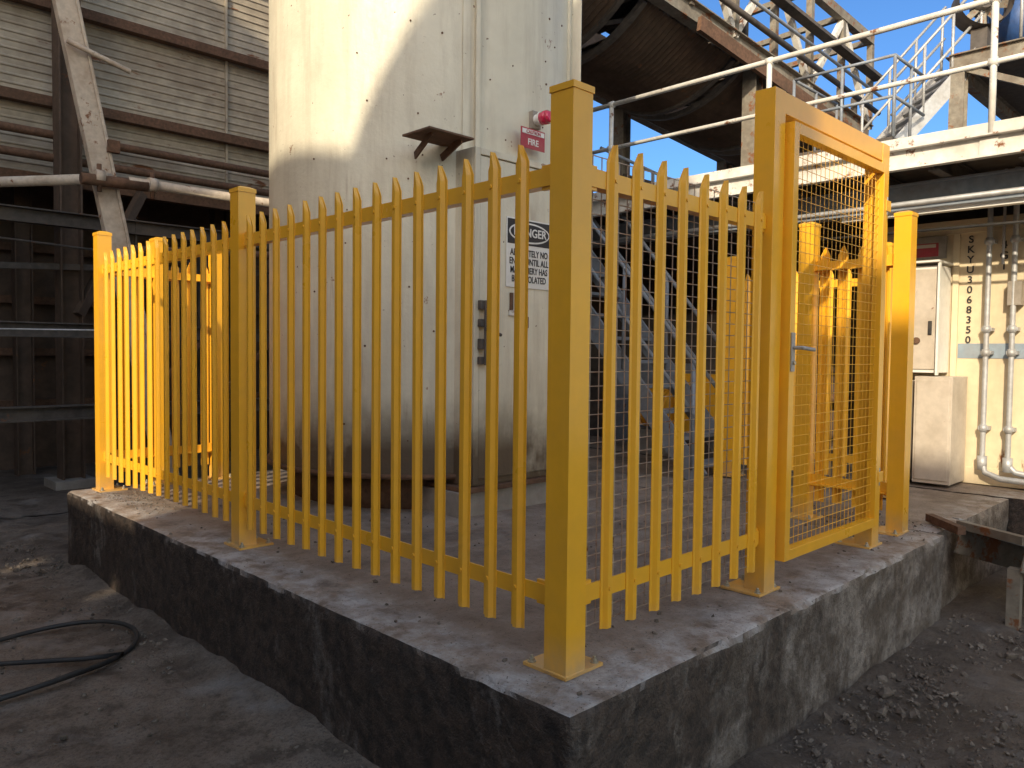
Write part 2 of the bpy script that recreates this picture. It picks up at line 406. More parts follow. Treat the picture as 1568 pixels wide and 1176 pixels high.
# ------------------------------------------------------------------ fences
PW=0.05
def bolts(b,px,py,x,y,w):
    for sx in(-1,1):
        for sy in(-1,1):
            bx,by=px+sx*0.078,py+sy*0.078
            if abs(bx-x)<w+0.012 and abs(by-y)<w+0.012: continue
            b.cyl((bx,by,0.013),(bx,by,0.017),0.016,'plategalv',12)
            b.cyl((bx,by,0.017),(bx,by,0.027),0.011,'plategalv',6)
            b.cyl((bx,by,0.027),(bx,by,0.037),0.006,'plategalv',8)
def post(b,x,y,h,plate=(0,0),w=PW):
    b.box(x-w,x+w,y-w,y+w,0.012,h-0.03,'yellow')
    b.box(x-w-0.004,x+w+0.004,y-w-0.004,y+w+0.004,h-0.03,h-0.008,'yellow')
    a=w+0.003; c=w-0.022
    b.add([(x-a,y-a,h-0.008),(x+a,y-a,h-0.008),(x+a,y+a,h-0.008),(x-a,y+a,h-0.008),(x-c,y-c,h+0.004),(x+c,y-c,h+0.004),(x+c,y+c,h+0.004),(x-c,y+c,h+0.004)],CF,'yellow')
    px,py=x+plate[0],y+plate[1]; q=0.1
    b.box(px-q,px+q,py-q,py+q,0.001,0.013,'yellow')
    bolts(b,px,py,x,y,w)
    for (x0,y0,x1,y1) in ((-w,-w,w,-w),(w,-w,w,w),(w,w,-w,w),(-w,w,-w,-w)):
        b.cyl((x+x0,y+y0,0.013),(x+x1,y+y1,0.013),0.005,'yellow',6)

PROF=[(-0.033,0.0),(-0.021,0.001),(-0.010,0.016),(0.010,0.016),(0.021,0.001),(0.033,0.0)]
def pale(b,p,s,n,z0=0.12,z1=1.83):
    s=Vector(s);n=Vector(n);p=Vector(p); t=0.003; jit=random.uniform(-0.004,0.004)
    vs=[]; m=len(PROF); lean=s*random.uniform(-0.004,0.004)
    for z,no,sc,l in ((z0+jit,0,1,0),(z1-0.06,0,1,1),(z1-0.03,0.002,0.62,1),(z1,0.004,0.14,1)):
        for off in (0,-t):
            vs+=[p+lean*l+s*a*sc+n*(c+no+off)+Vector((0,0,z)) for a,c in PROF]
    fs=[]
    for r in range(3):
        f0=r*2*m; k0=f0+m; f1=f0+2*m; k1=f1+m
        for j in range(m-1):
            fs+=[(f0+j,f0+j+1,f1+j+1,f1+j),(k0+j,k1+j,k1+j+1,k0+j+1)]
        fs+=[(f0,f1,k1,k0),(f0+m-1,k0+m-1,k1+m-1,f1+m-1)]
    for r in (0,3):
        f=r*2*m; k=f+m
        for j in range(m-1): fs.append((f+j,f+j+1,k+j+1,k+j))
    b.add(vs,fs,'yellow')
    for z in (0.265,1.705):
        q=p+n*0.016; b.cyl(q+Vector((0,0,z)),q+n*0.005+Vector((0,0,z)),0.008,'yellow',8)

def panel(b,a,c,normal,pales,z0=0.12,z1=1.83):
    a=Vector((*a,0));c=Vector((*c,0)); d=(c-a).normalized(); n=Vector((*normal,0))
    for zc in (0.265,1.705):
        p=a+Vector((0,0,zc)); q=c+Vector((0,0,zc))
        b.beam(p+n*0.018,q+n*0.018,0.006,0.062,'yellow')
        b.beam(p-n*0.007+Vector((0,0,-0.028)),q-n*0.007+Vector((0,0,-0.028)),0.043,0.006,'yellow')
        for e,sg in ((p,1),(q,-1)):
            b.beam(e+n*0.008,e+d*sg*0.07+n*0.008,0.014,0.085,'yellow')
    for t in pales: pale(b,a+d*t+n*0.0245,d,n,z0,z1)

b=B("palisade_fence",0.003)
post(b,0,0,2.0,(0.05,0.05))
post(b,0,2.41,2.0,(0.03,0))
post(b,0,4.78,2.0,(0.03,-0.02))
panel(b,(0,0.05),(0,2.36),(-1,0),[0.155+0.148*i for i in range(15)])
panel(b,(0,2.46),(0,4.73),(-1,0),[0.12+0.1455*i for i in range(15)])
post(b,0.42,4.78,2.0,(0,0.0))
panel(b,(0.05,4.78),(0.37,4.78),(0,1),[0.09,0.23])
b.done()
b=B("palisade_fence",0.003)
post(b,0.9,4.78,1.95)
panel(b,(0.47,4.78),(0.85,4.78),(0,1),[0.09,0.22,0.33])
b.done()

def meshpanel(b,a,c,z0,z1,off,n,pitch=0.05,r=0.0016,mat='yellow'):
    a=Vector((*a,0));c=Vector((*c,0)); L=(c-a).length; d=(c-a)/L; n=Vector((*n,0))
    k=int(L/pitch)
    for i in range(k+1):
        p=a+d*(L*i/k)+n*off; b.beam(p+Vector((0,0,z0)),p+Vector((0,0,z1)),r*2,r*2,mat)
    k=int((z1-z0)/pitch)
    for i in range(k+1):
        z=z0+(z1-z0)*i/k; p=a+n*(off+2*r); q=c+n*(off+2*r)
        b.beam(p+Vector((0,0,z)),q+Vector((0,0,z)),r*2,r*2,mat)

b=B("palisade_fence",0.003)
panel(b,(0.05,0),(1.32,0),(0,-1),[0.144+0.15*i for i in range(8)])
b.done()
b=B("wire_mesh_panel")
meshpanel(b,(0.055,0),(1.32,0),0.12,1.80,-0.035,(0,-1),0.05,0.0016,'beigepipe')
b.done()

b=B("pedestrian_gate",0.003)
GH=2.31
for x,pl in ((1.376,(-0.0,0.045)),(2.66,(0.0,0.045))):
    b.box(x-0.05,x+0.05,-0.05,0.05,0.012,GH,'yellow')
    px,py=x+pl[0],pl[1]; b.box(px-0.1,px+0.1,py-0.1,py+0.1,0.001,0.013,'yellow')
    bolts(b,px,py,x,0,0.05)
b.box(1.427,2.609,-0.048,0.048,GH-0.1,GH-0.002,'yellow')
gx0,gx1,gz0,gz1=1.445,2.59,0.14,2.175
gy=-0.062; t=0.025
b.box(gx0,gx0+0.05,gy-t,gy+t,gz0,gz1,'yellow'); b.box(gx1-0.05,gx1,gy-t,gy+t,gz0,gz1,'yellow')
b.box(gx0+0.0505,gx1-0.0505,gy-t,gy+t,gz1-0.05,gz1,'yellow'); b.box(gx0+0.0505,gx1-0.0505,gy-t,gy+t,gz0,gz0+0.05,'yellow')
b.box(gx0-0.012,gx0+0.03,gy+t+0.001,gy+t+0.009,gz0+0.05,gz1-0.05,'yellow')
for z in (0.42,1.95):
    b.cyl((gx1+0.014,gy-0.012,z-0.05),(gx1+0.014,gy-0.012,z+0.05),0.013,'galv',12)
    b.box(gx1-0.02,gx1+0.05,gy-t-0.004,gy-t-0.0005,z-0.03,z+0.03,'yellow')
    b.box(gx1-0.0,gx1+0.07,gy+0.0,gy+0.008,z-0.03,z+0.03,'yellow')
zc=1.12
b.box(gx0+0.008,gx0+0.042,gy-t-0.008,gy-t-0.0005,zc-0.09,zc+0.09,'galv')
b.cyl((gx0+0.025,gy-t-0.008,zc+0.02),(gx0+0.025,gy-t-0.055,zc+0.02),0.009,'galv',12)
b.cyl((gx0+0.022,gy-t-0.052,zc+0.02),(gx0+0.145,gy-t-0.052,zc+0.012),0.009,'galv',12)
b.cyl((gx0+0.025,gy-t-0.008,zc-0.05),(gx0+0.025,gy-t-0.018,zc-0.05),0.010,'plategalv',12)
meshpanel(b,(gx0+0.05,gy+0.004),(gx1-0.05,gy+0.004),gz0+0.045,gz1-0.045,0,(0,-1),0.0475,0.0016)
b.done()

b=B("palisade_fence",0.003)
post(b,3.15,0,2.0,(-0.03,0.05))
post(b,3.15,0.61,2.0,(0,0))
panel(b,(3.15,0.05),(3.15,0.56),(1,0),[0.08,0.21,0.34,0.46])
b.done()
b=B("palisade_fence",0.003)
post(b,4.45,0.57,2.0)
post(b,4.45,1.9,2.0)
panel(b,(4.45,0.62),(4.45,1.85),(-1,0),[0.1+0.147*i for i in range(8)])
b.done()

# ------------------------------------------------------------------ storage tank
TC=Vector((2.02,3.38,0)); TR=1.21
b=B("storage_tank")
seg=96; zs=[0.24,0.26,1.2,2.45,3.7,4.9,6.2,7.5,9.0]
b.grid([[(TC.x+TR*math.cos(2*math.pi*k/seg),TC.y+TR*math.sin(2*math.pi*k/seg),z) for k in range(seg)] for z in zs],'tank',True,True)
b.cyl(TC+Vector((0,0,9.0)),TC+Vector((0,0,9.6)),TR,'tank',64,0.2)
b.cyl(TC+Vector((0,0,-0.01)),TC+Vector((0,0,0.245)),TR-0.16,'rust',48)
b.cyl(TC+Vector((0,0,0.235)),TC+Vector((0,0,0.27)),TR+0.02,'rust',96)
def onT(deg,z,r=0.0):
    a=math.radians(deg); return Vector((TC.x+(TR+r)*math.cos(a),TC.y+(TR+r)*math.sin(a),z))
for z in (4.1,6.2): b.cyl(TC+Vector((0,0,z)),TC+Vector((0,0,z+0.008)),TR+0.003,'tank',96)
def vflange(deg,z0,z1,dep,wid):
    a=math.radians(deg); n=Vector((math.cos(a),math.sin(a),0)); p=onT(deg,0,0)
    b.beam(p+n*dep/2+Vector((0,0,z0)),p+n*dep/2+Vector((0,0,z1)),wid,dep,'tank',up=n)
vflange(249,0.28,9,0.035,0.03); vflange(245.5,0.28,9,0.012,0.05); vflange(301,0.28,9,0.09,0.02); vflange(298,2.5,9,0.02,0.05)
rows=[]
for deg in (212,230,262,278):
    z=0.5
    while z<4.2:
        if random.random()<0.4: rows.append((deg+random.uniform(-3,3),z))
        z+=random.choice((0.16,0.2,0.32))
for i in range(40): rows.append((random.uniform(190,292),random.uniform(0.6,4.2)))
for deg,z in rows:
    if 250<deg and z<2.5: continue
    b.cyl(onT(deg,z,-0.002),onT(deg,z,0.005),random.uniform(0.005,0.008),'rust',8)
b.box(1.05,1.42,2.08,2.36,2.485,2.497,'rust'); b.beam((1.12,2.14,2.486),(1.20,2.42,2.40),0.012,0.05,'rust'); b.beam((1.36,2.14,2.486),(1.36,2.34,2.40),0.012,0.05,'rust')
b.done()

b=B("tank_access_door",0.004)
dy=2.12
b.box(1.46,2.30,dy+0.02,2.60,0.20,2.46,'tank')
b.box(1.46,1.505,dy-0.012,dy+0.019,0.22,2.46,'tank'); b.box(2.255,2.30,dy-0.012,dy+0.019,0.22,2.46,'tank')
b.box(1.506,2.254,dy-0.012,dy+0.019,2.415,2.46,'tank')
b.box(1.512,2.248,dy-0.004,dy+0.018,0.25,2.408,'tank')
b.box(1.40,2.36,dy-0.03,2.6,0.165,0.198,'rust')
b.box(1.38,2.45,dy+0.02,2.7,-0.02,0.164,'concrete')
for z in (0.55,1.3,2.15): b.cyl((2.252,dy-0.02,z-0.05),(2.252,dy-0.02,z+0.05),0.014,'rust',10)
for z,h in ((1.42,0.06),(1.30,0.05),(1.16,0.07),(1.05,0.05)):
    b.box(1.488,1.575,dy-0.045,dy-0.0135,z-h/2,z+h/2,'darksteel')
b.box(1.515,1.545,dy-0.06,dy-0.046,1.02,1.45,'darksteel')
b.cyl((1.53,dy-0.06,1.25),(1.53,dy-0.11,1.25),0.012,'darksteel'); b.cyl((1.53,dy-0.105,1.25),(1.62,dy-0.105,1.22),0.011,'darksteel')
b.box(1.78,1.86,dy-0.020,dy-0.005,1.36,1.40,'whitesteel'); b.box(1.79,1.82,dy-0.018,dy-0.005,1.40,1.52,'rust')
b.box(1.92,1.98,dy-0.012,dy-0.005,1.28,1.36,'rust')
b.done()

def ellipse(b,cx,y,cz,rx_,rz_,mat,seg=40):
    b.add([(cx+rx_*math.cos(2*math.pi*k/seg),y,cz+rz_*math.sin(2*math.pi*k/seg)) for k in range(seg)],[tuple(range(seg))],mat)
b=B("danger_sign")
sy=dy-0.012; x0,x1,z0,z1=1.75,2.20,1.56,2.04
b.box(x0,x1,sy,sy+0.004,z0,z1,'white')
b.box(x0+0.01,x1-0.01,sy-0.002,sy-0.0002,z0+0.30,z1-0.01,'signblack')
ellipse(b,(x0+x1)/2,sy-0.004,z0+0.385,0.205,0.072,'white'); ellipse(b,(x0+x1)/2,sy-0.006,z0+0.385,0.192,0.060,'signblack')
o=b.done(); rx=(math.pi/2,0,0)
text(o,"danger_word","DANGER",((x0+x1)/2,sy-0.009,z0+0.385),rx,0.082,'white')
text(o,"warning_words","ABSOLUTELY NO\nENTRY UNTIL ALL\nMACHINERY HAS\nBEEN ISOLATED",((x0+x1)/2,sy-0.002,z0+0.15),rx,0.064,'signblack',0.76,space=0.95)
b=B("fire_notice_sign")
b.box(1.86,2.10,2.088,2.092,2.53,2.67,'signred'); b.box(1.87,2.09,2.084,2.0875,2.628,2.66,'white'); b.beam((1.98,2.092,2.6),(1.98,2.2,2.6),0.02,0.02,'galv')
o=b.done()
text(o,"sign_words","CAUTION",(1.98,2.082,2.643),rx,0.032,'signred'); text(o,"sign_words_2","FIRE",(1.98,2.086,2.575),rx,0.06,'white')
b=B("warning_beacon")
bx=2.06
b.cyl((bx,2.22,2.76),(bx,2.09,2.76),0.038,'white',20); b.cyl((bx,2.09,2.76),(bx,2.075,2.76),0.05,'white',24)
b.cyl((bx,2.075,2.76),(bx,2.02,2.76),0.048,'lens',24); b.cyl((bx,2.02,2.76),(bx,1.995,2.76),0.048,'lens',24,0.030)
b.box(bx-0.04,bx+0.04,2.13,2.2,2.70,2.82,'fitting')
b.done()

# ------------------------------------------------------------------ left backdrop : sheeted shed wall
b=B("corrugated_shed_wall")
wy=9.0; zz=3.15; prof=[]
while zz<10:
    prof+= [(0.0,zz),(0.0,zz+0.045),(0.014,zz+0.055),(0.014,zz+0.07),(0.0,zz+0.08)]; zz+=0.10
b.grid([[(-6,wy-o_,z),(9.2,wy-o_,z)] for (o_,z) in prof],'sheet')
for z in (3.12,4.05,5.2,6.4): b.box(-6,9.2,wy-0.16,wy-0.03,z-0.06,z+0.06,'rust')
for z in (3.35,3.62): b.cyl((-6,wy-0.3,z),(9.2,wy-0.3,z),0.05,'rust',12)
for x in (0.0,2.9,5.8): b.box(x-0.01,x+0.02,wy-0.05,wy-0.022,3.2,10,'sheet')
b.box(-6,9.2,wy+1.5,wy+1.6,GZ,3.5,'brown'); 
for z in (0.3,1.0,1.7,2.4): b.box(-6,9.2,wy+1.35,wy+1.49,z,z+0.10,'rust')
b.box(-6,9.2,wy+0.02,wy+1.49,3.5,3.6,'darksteel')
for x in (-1,0.6,1.9,3.2,5.0,7.0): b.ibeam((x,wy+0.9,GZ),(x,wy+0.9,3.5),0.2,0.2,'brown')
b.done()
b=B("steel_column"); b.ibeam((0.78,8.55,GZ),(0.78,8.55,9),0.26,0.24,'brown',0.02)
b.box(0.55,1.0,8.3,8.8,GZ,GZ+0.1,'concrete')
b.beam((0.85,8.45,1.5),(1.7,8.8,3.1),0.10,0.10,'brown'); b.beam((-0.4,8.5,2.0),(3.4,8.5,2.2),0.05,0.07,'darksteel')
b.beam((-1.5,8.4,2.55),(0.6,8.4,2.6),0.3,0.05,'darksteel')
b.done()
b=B("diagonal_brace",0.006)
b.beam((1.20,6.5,GZ),(-0.12,6.5,6.1),0.10,0.21,'beigepipe',up=(1,0,0.2))
b.beam((1.28,6.43,GZ),(-0.04,6.43,6.1),0.02,0.03,'beigepipe')
b.cyl((0.2,6.38,3.95),(0.75,6.36,3.80),0.025,'beigepipe')
b.box(0.55,0.66,6.38,6.44,3.0,3.12,'rust')
b.done()
b=B("scaffold_pipe_rail")
b.cyl((0.56,6.36,2.74),(-1.4,9.0,2.72),0.05,'beigepipe',16)
b.cyl((0.72,6.36,2.74),(6.0,6.36,2.74),0.045,'beigepipe',16)
for p in ((0.46,6.36,2.74),(0.95,6.36,2.74)):
    b.cyl((p[0]-0.04,p[1],p[2]),(p[0]+0.04,p[1],p[2]),0.068,'beigepipe',16); b.cyl((p[0],p[1],p[2]-0.14),(p[0],p[1],p[2]+0.12),0.022,'rust',8)
b.cyl((0.3,6.36,2.70),(0.9,6.36,2.72),0.055,'rust',12)
b.cyl((-1.3,8.6,2.4),(4.5,7.4,2.0),0.014,'darksteel'); b.cyl((-1.2,8.7,1.3),(0.55,6.4,1.28),0.008,'galv')
b.cyl((0.9,7.5,2.2),(4.5,7.5,2.4),0.05,'rust')
b.done()
b=B("machinery_frame")
for k in range(6): b.ibeam((1.2+k*0.9,7.8,GZ),(1.2+k*0.9,7.8,2.6),0.14,0.14,'darksteel')
for z in (0.4,1.3,2.5): b.ibeam((-0.3,7.75,z),(7,7.75,z),0.14,0.16,'darksteel')
for k in range(5): b.beam((1.2+k*0.9,7.7,0.4),(2.1+k*0.9,7.7,1.3),0.06,0.06,'rust')
b.done()

b=B("rubber_hose"); pts=[]
for k in range(70):
    t=k/69; a=math.radians(-150+470*t); rr=0.50+0.07*math.sin(a*2+0.6)+0.05*t
    pts.append((-0.98+rr*math.cos(a)*1.0,2.86+rr*math.sin(a)*0.92,GZ+0.03+0.010*math.sin(a*3)+0.022*(t>0.8)*min(1,(t-0.8)*8)))
e=pts[-1]; pts+= [(e[0]-0.15*k,e[1]+0.10*k,GZ+0.03) for k in range(1,12)]
b.tube(pts,0.0125,'black',10); b.done()

# ------------------------------------------------------------------ elevated walkway deck on the right
b=B("elevated_walkway")
DX=4.58; DZ=2.75
b.box(DX,DX+0.012,-3.5,6.5,DZ-0.17,DZ,'whitesteel'); b.box(DX-0.06,DX-0.0005,-3.5,6.5,DZ-0.012,DZ,'whitesteel'); b.box(DX-0.06,DX-0.0005,-3.5,6.5,DZ-0.17,DZ-0.158,'whitesteel')
b.box(DX+0.03,9.5,-3.5,6.5,DZ-0.035,DZ-0.01,'darksteel')
for k in range(17):
    y=-3.3+k*0.6; b.ibeam((DX+0.02,y,DZ-0.12),(9.5,y,DZ-0.12),0.08,0.15,'darksteel',0.01)
for x in (5.0,6.4,8.0): b.ibeam((x,-3.5,DZ-0.31),(x,6.5,DZ-0.31),0.15,0.22,'bluegrey' if x<6 else 'darksteel')
for x,y in ((5.0,5.9),(5.0,-3.0),(8.0,5.9),(8.0,2.2),(8.0,-3)): b.ibeam((x,y,GZ),(x,y,DZ-0.42),0.2,0.2,'bluegrey')
for z,r in ((3.75,0.024),(3.29,0.02)): b.cyl((DX+0.05,-3.5,z),(DX+0.05,5.6,z),r,'whitesteel',12)
b.box(DX+0.035,DX+0.045,-3.5,5.6,DZ,DZ+0.10,'whitesteel')
for y in (-1.86,-0.077,1.70,3.49,5.27):
    b.cyl((DX+0.05,y,DZ-0.1),(DX+0.05,y,3.76),0.024,'whitesteel',12)
    for z in (3.75,3.29): b.cyl((DX+0.05,y-0.03,z),(DX+0.05,y+0.03,z),0.034,'whitesteel',12)
    b.box(DX-0.012,DX-0.001,y-0.06,y+0.06,DZ-0.15,DZ-0.02,'whitesteel')
b.box(4.84,4.92,-1.2,1.1,2.27,2.31,'white'); b.cyl((4.75,-3,2.36),(4.75,4.6,2.33),0.022,'galv'); b.cyl((4.95,-3,2.12),(4.95,2.0,2.16),0.012,'black')
b.done()
b=B("plant_room_wall")
b.box(7.6,7.7,1.25,9.5,GZ,2.7,'brown')
for k in range(8): b.box(7.5,7.6,1.5+k,1.62+k,GZ,2.6,'darksteel')
for z in (0.6,1.5,2.2): b.cyl((7.4,1.3,z),(7.4,9,z),0.05,'rust')
b.box(6.2,7.4,3.0,5.5,GZ,1.6,'darksteel'); b.box(6.0,6.19,3.4,4.6,GZ,1.0,'bluegrey')
b.done()

def stair(name,p0,p1,wid,steps,mat='bluegrey',rail=True):
    b=B(name); p0=Vector(p0);p1=Vector(p1); d=p1-p0; h=Vector((d.x,d.y,0)).normalized(); s=Vector((-h.y,h.x,0))
    for sg in(-1,1):
        o=s*sg*wid/2; b.beam(p0+o,p1+o,0.03,0.2,mat)
        if rail:
            for hh in (0.5,0.95): b.cyl(p0+o+Vector((0,0,hh)),p1+o+Vector((0,0,hh)),0.02,mat,10)
            for t in (0.03,0.35,0.66,0.97): q=p0+o+d*t; b.cyl(q,q+Vector((0,0,0.96)),0.02,mat,10)
    for k in range(steps):
        q=p0+d*((k+0.5)/steps); b.beam(q-s*wid/2,q+s*wid/2,abs(Vector((d.x,d.y,0)).length/steps)*0.9,0.03,mat)
    return b.done()
stair("steel_staircase",(4.35,1.95,0.0),(4.25,4.3,2.75),0.75,12)

# ------------------------------------------------------------------ container / switch room
b=B("shipping_container",0.003)
cx=5.7
b.box(cx,8.1,-6.0,1.22,0.0,2.3,'cream')
b.box(cx-0.02,cx-0.001,-6.0,1.24,0.0,0.14,'cream'); b.box(cx-0.02,cx-0.001,-6.0,1.24,2.2,2.32,'cream')
b.box(cx-0.025,cx-0.001,1.10,1.24,0.1405,2.1995,'cream'); b.box(cx-0.025,cx-0.001,0.40,0.45,0.1405,2.1995,'cream')
for k in range(26):
    y=-0.35-k*0.2; b.box(cx-0.022,cx-0.001,y-0.09,y,0.15,2.19,'cream')
b.box(cx-0.006,cx-0.001,-0.34,0.395,1.10,1.23,'stripe')
o=b.done(); rz=(math.pi/2,0,-math.pi/2)
text(o,"container_code","S\nK\nY\nU\n3\n0\n6\n8\n3\n5\n0",(cx-0.008,0.315,1.70),rz,0.088,'signblack',space=1.0)
text(o,"container_code_2","4\nG\n1",(cx-0.004,0.06,1.98),rz,0.09,'signblack',space=1.0)
b=B("electrical_cabinet",0.004)
b.box(5.35,cx-0.03,0.46,0.78,0.97,1.90,'white'); b.box(5.335,5.349,0.475,0.765,1.0,1.87,'cabinet'); b.box(5.32,5.334,0.50,0.53,1.3,1.42,'black')
b.cyl((5.334,0.62,1.25),(5.315,0.62,1.25),0.03,'rust')
b.box(5.30,5.349,0.44,0.459,0.95,1.92,'white'); b.box(5.30,5.349,0.781,0.80,0.95,1.92,'white'); b.box(5.28,5.67,0.44,0.80,1.921,1.94,'white')
b.done()
b=B("junction_box",0.004)
b.box(5.25,cx-0.03,0.30,0.60,0.02,0.94,'cabinet'); b.box(5.30,cx-0.03,0.64,0.95,0.02,0.90,'cabinet')
b.box(5.24,5.249,0.32,0.58,0.05,0.91,'cabinet'); b.box(5.29,5.299,0.66,0.93,0.05,0.87,'white')
b.done()
b=B("notice_window",0.002)
b.box(cx-0.06,cx-0.026,0.50,0.86,1.99,2.19,'fitting'); b.box(cx-0.066,cx-0.0605,0.56,0.80,2.01,2.13,'signred'); b.box(cx-0.070,cx-0.0665,0.58,0.78,2.09,2.12,'cabinet')
b.done()
b=B("electrical_conduit")
pts=[(5.6,0.15,0.25),(5.6,0.15,2.40),(5.6,0.16,2.44),(5.6,0.19,2.465),(5.6,0.23,2.47),(5.6,0.85,2.47),(5.6,1.6,2.47)]
b.tube(pts,0.022,'galv'); b.tube([(5.6,-0.04,0.2),(5.6,-0.04,2.7)],0.022,'galv'); b.tube([(5.62,0.05,1.9),(5.62,0.05,2.7)],0.012,'galv')
for y in (0.15,-0.04):
    for z in (0.5,1.15,1.35,2.1): b.cyl((5.6,y,z-0.03),(5.6,y,z+0.03),0.030,'galv'); b.box(5.6,5.69,y-0.04,y+0.04,z-0.015,z+0.015,'galv')
    b.cyl((5.6,y,0.14),(5.6,y,0.26),0.038,'galv'); 
b.tube([(5.6,0.15,0.2),(5.58,0.12,0.12),(5.56,0.0,0.08),(5.56,-0.3,0.07),(5.56,-1.5,0.06)],0.026,'galv')
b.tube([(5.6,-0.04,0.2),(5.6,-0.1,0.14),(5.6,-0.25,0.12),(5.6,-1.5,0.12)],0.026,'galv')
b.box(5.58,5.69,-0.10,0.0,1.55,1.75,'fitting')
b.done()

# steel chute with flanged sides and a grating deck, sloping down off the end of the slab
b=B("steel_chute")
a0=Vector((3.56,-0.42,0.03)); a1=Vector((5.15,-1.30,-0.50))
dd=(a1-a0).normalized(); s2=dd.cross(Vector((0,0,1))).normalized()
for sg in(-1,1):
    b.beam(a0+s2*0.24*sg-Vector((0,0,0.10)),a1+s2*0.24*sg-Vector((0,0,0.10)),0.010,0.22,'gantry')
    b.beam(a0+s2*(0.24*sg+0.03*sg)+Vector((0,0,0.012)),a1+s2*(0.24*sg+0.03*sg)+Vector((0,0,0.012)),0.055,0.008,'galv')
    b.beam(a0+s2*(0.24*sg+0.025*sg)-Vector((0,0,0.212)),a1+s2*(0.24*sg+0.025*sg)-Vector((0,0,0.212)),0.045,0.008,'gantry')
for k in range(14): o_=s2*(-0.22+0.44*k/13); b.beam(a0+o_-Vector((0,0,0.03)),a1+o_-Vector((0,0,0.03)),0.005,0.03,'galv')
for k in range(34): q=a0+(a1-a0)*(k+0.5)/34; b.beam(q-s2*0.235-Vector((0,0,0.02)),q+s2*0.235-Vector((0,0,0.02)),0.006,0.012,'galv')
b.beam((3.40,-0.30,0.022),(3.70,-0.02,0.022),0.05,0.05,'rust'); b.beam(a0-s2*0.24-Vector((0,0,0.02)),a0+s2*0.24-Vector((0,0,0.02)),0.05,0.05,'gantry')
b.beam(a0+s2*0.18-Vector((0,0,0.2)),(a0+s2*0.18).to_tuple()[:2]+(GZ-0.02,),0.07,0.07,'gantry')
b.done()

# ------------------------------------------------------------------ conveyor gantry
b=B("conveyor_gantry")
def gp(t,side,h):
    A=Vector((11.2,3.35,4.75)); C=Vector((3.6,3.95,5.72)); p=A.lerp(C,t); d=(C-A).normalized(); s=d.cross(Vector((0,0,1))).normalized()
    if s.y<0: s=-s
    return p+s*side+Vector((0,0,h))
W=2.5; H=1.5; n=8
for side in (0,W):
    b.ibeam(gp(0,side,0),gp(1,side,0),0.16,0.26,'gantry'); b.beam(gp(0,side,H),gp(1,side,H),0.12,0.14,'gantry')
    for k in range(n+1): b.beam(gp(k/n,side,0.08),gp(k/n,side,H-0.05),0.09,0.09,'gantry')
    for k in range(n):
        m_='whitesteel' if side==0 else 'gantry'
        if k%2==0: b.beam(gp(k/n,side,0.08),gp((k+1)/n,side,H-0.05),0.08,0.08,m_)
        else: b.beam(gp(k/n,side,H-0.05),gp((k+1)/n,side,0.08),0.08,0.08,m_)
for k in range(n+1):
    b.ibeam(gp(k/n,0.07,-0.02),gp(k/n,W-0.07,-0.02),0.12,0.18,'darksteel'); b.beam(gp(k/n,0.07,H),gp(k/n,W-0.07,H),0.08,0.08,'gantry')
for k in range(n): b.beam(gp(k/n,0.1,0.02),gp((k+1)/n,W-0.1,0.02),0.06,0.06,'darksteel')
for (t0,t1) in ((0.04,0.22),(0.25,0.45),(0.48,0.72),(0.76,1.0)):
    nn=44; rows=[]
    for k in range(nn+1):
        t=t0+(t1-t0)*k/nn; rip=0.03*(k%2)
        rows.append([gp(t,0.12+q/10*(W-0.24),-0.10-0.42*(1-(2*q/10-1)**2)-rip) for q in range(11)])
    b.grid(rows,'brown')
    for tt in (t0,t1):
        pts=[gp(tt,0.12+u/10*(W-0.24),-0.13-0.42*(1-(2*u/10-1)**2)) for u in range(11)]
        for p,q in zip(pts,pts[1:]): b.beam(p,q,0.08,0.07,'darksteel')
        b.beam(gp(tt,0.1,-0.1),gp(tt,0.1,0.5),0.08,0.08,'darksteel')
b.beam(gp(0,W-0.12,0.45),gp(1,W-0.12,0.45),0.02,0.7,'brown')
b.beam(gp(0,W/2,0.55),gp(1,W/2,0.55),1.3,0.03,'black',up=(0,0,1))
for k in range(20): b.cyl(gp(k/19,W/2-0.65,0.5),gp(k/19,W/2+0.65,0.5),0.06,'darksteel',8)
b.beam(gp(0.02,-0.12,-0.28),gp(0.62,-0.12,-0.16),0.06,0.18,'rust')
b.cyl(gp(0,-0.16,0.3),gp(1,-0.16,0.3),0.04,'darksteel',10); b.cyl(gp(0,-0.2,0.55),gp(1,-0.2,0.5),0.025,'galv',8)
b.beam(gp(0,-0.15,0.85),gp(1,-0.15,0.85),0.16,0.05,'darksteel')
for t in (0.05,0.42):
    for side in (0.1,W):
        p=gp(t,side,-0.1); b.ibeam(p,(p.x,p.y,GZ),0.2,0.2,'gantry')
b.beam(gp(0.05,0.1,-0.9),gp(0.42,0.1,-1.3),0.10,0.14,'darksteel'); b.beam(gp(0.05,W,-0.9),gp(0.42,W,-1.2),0.10,0.14,'darksteel')
b.done()

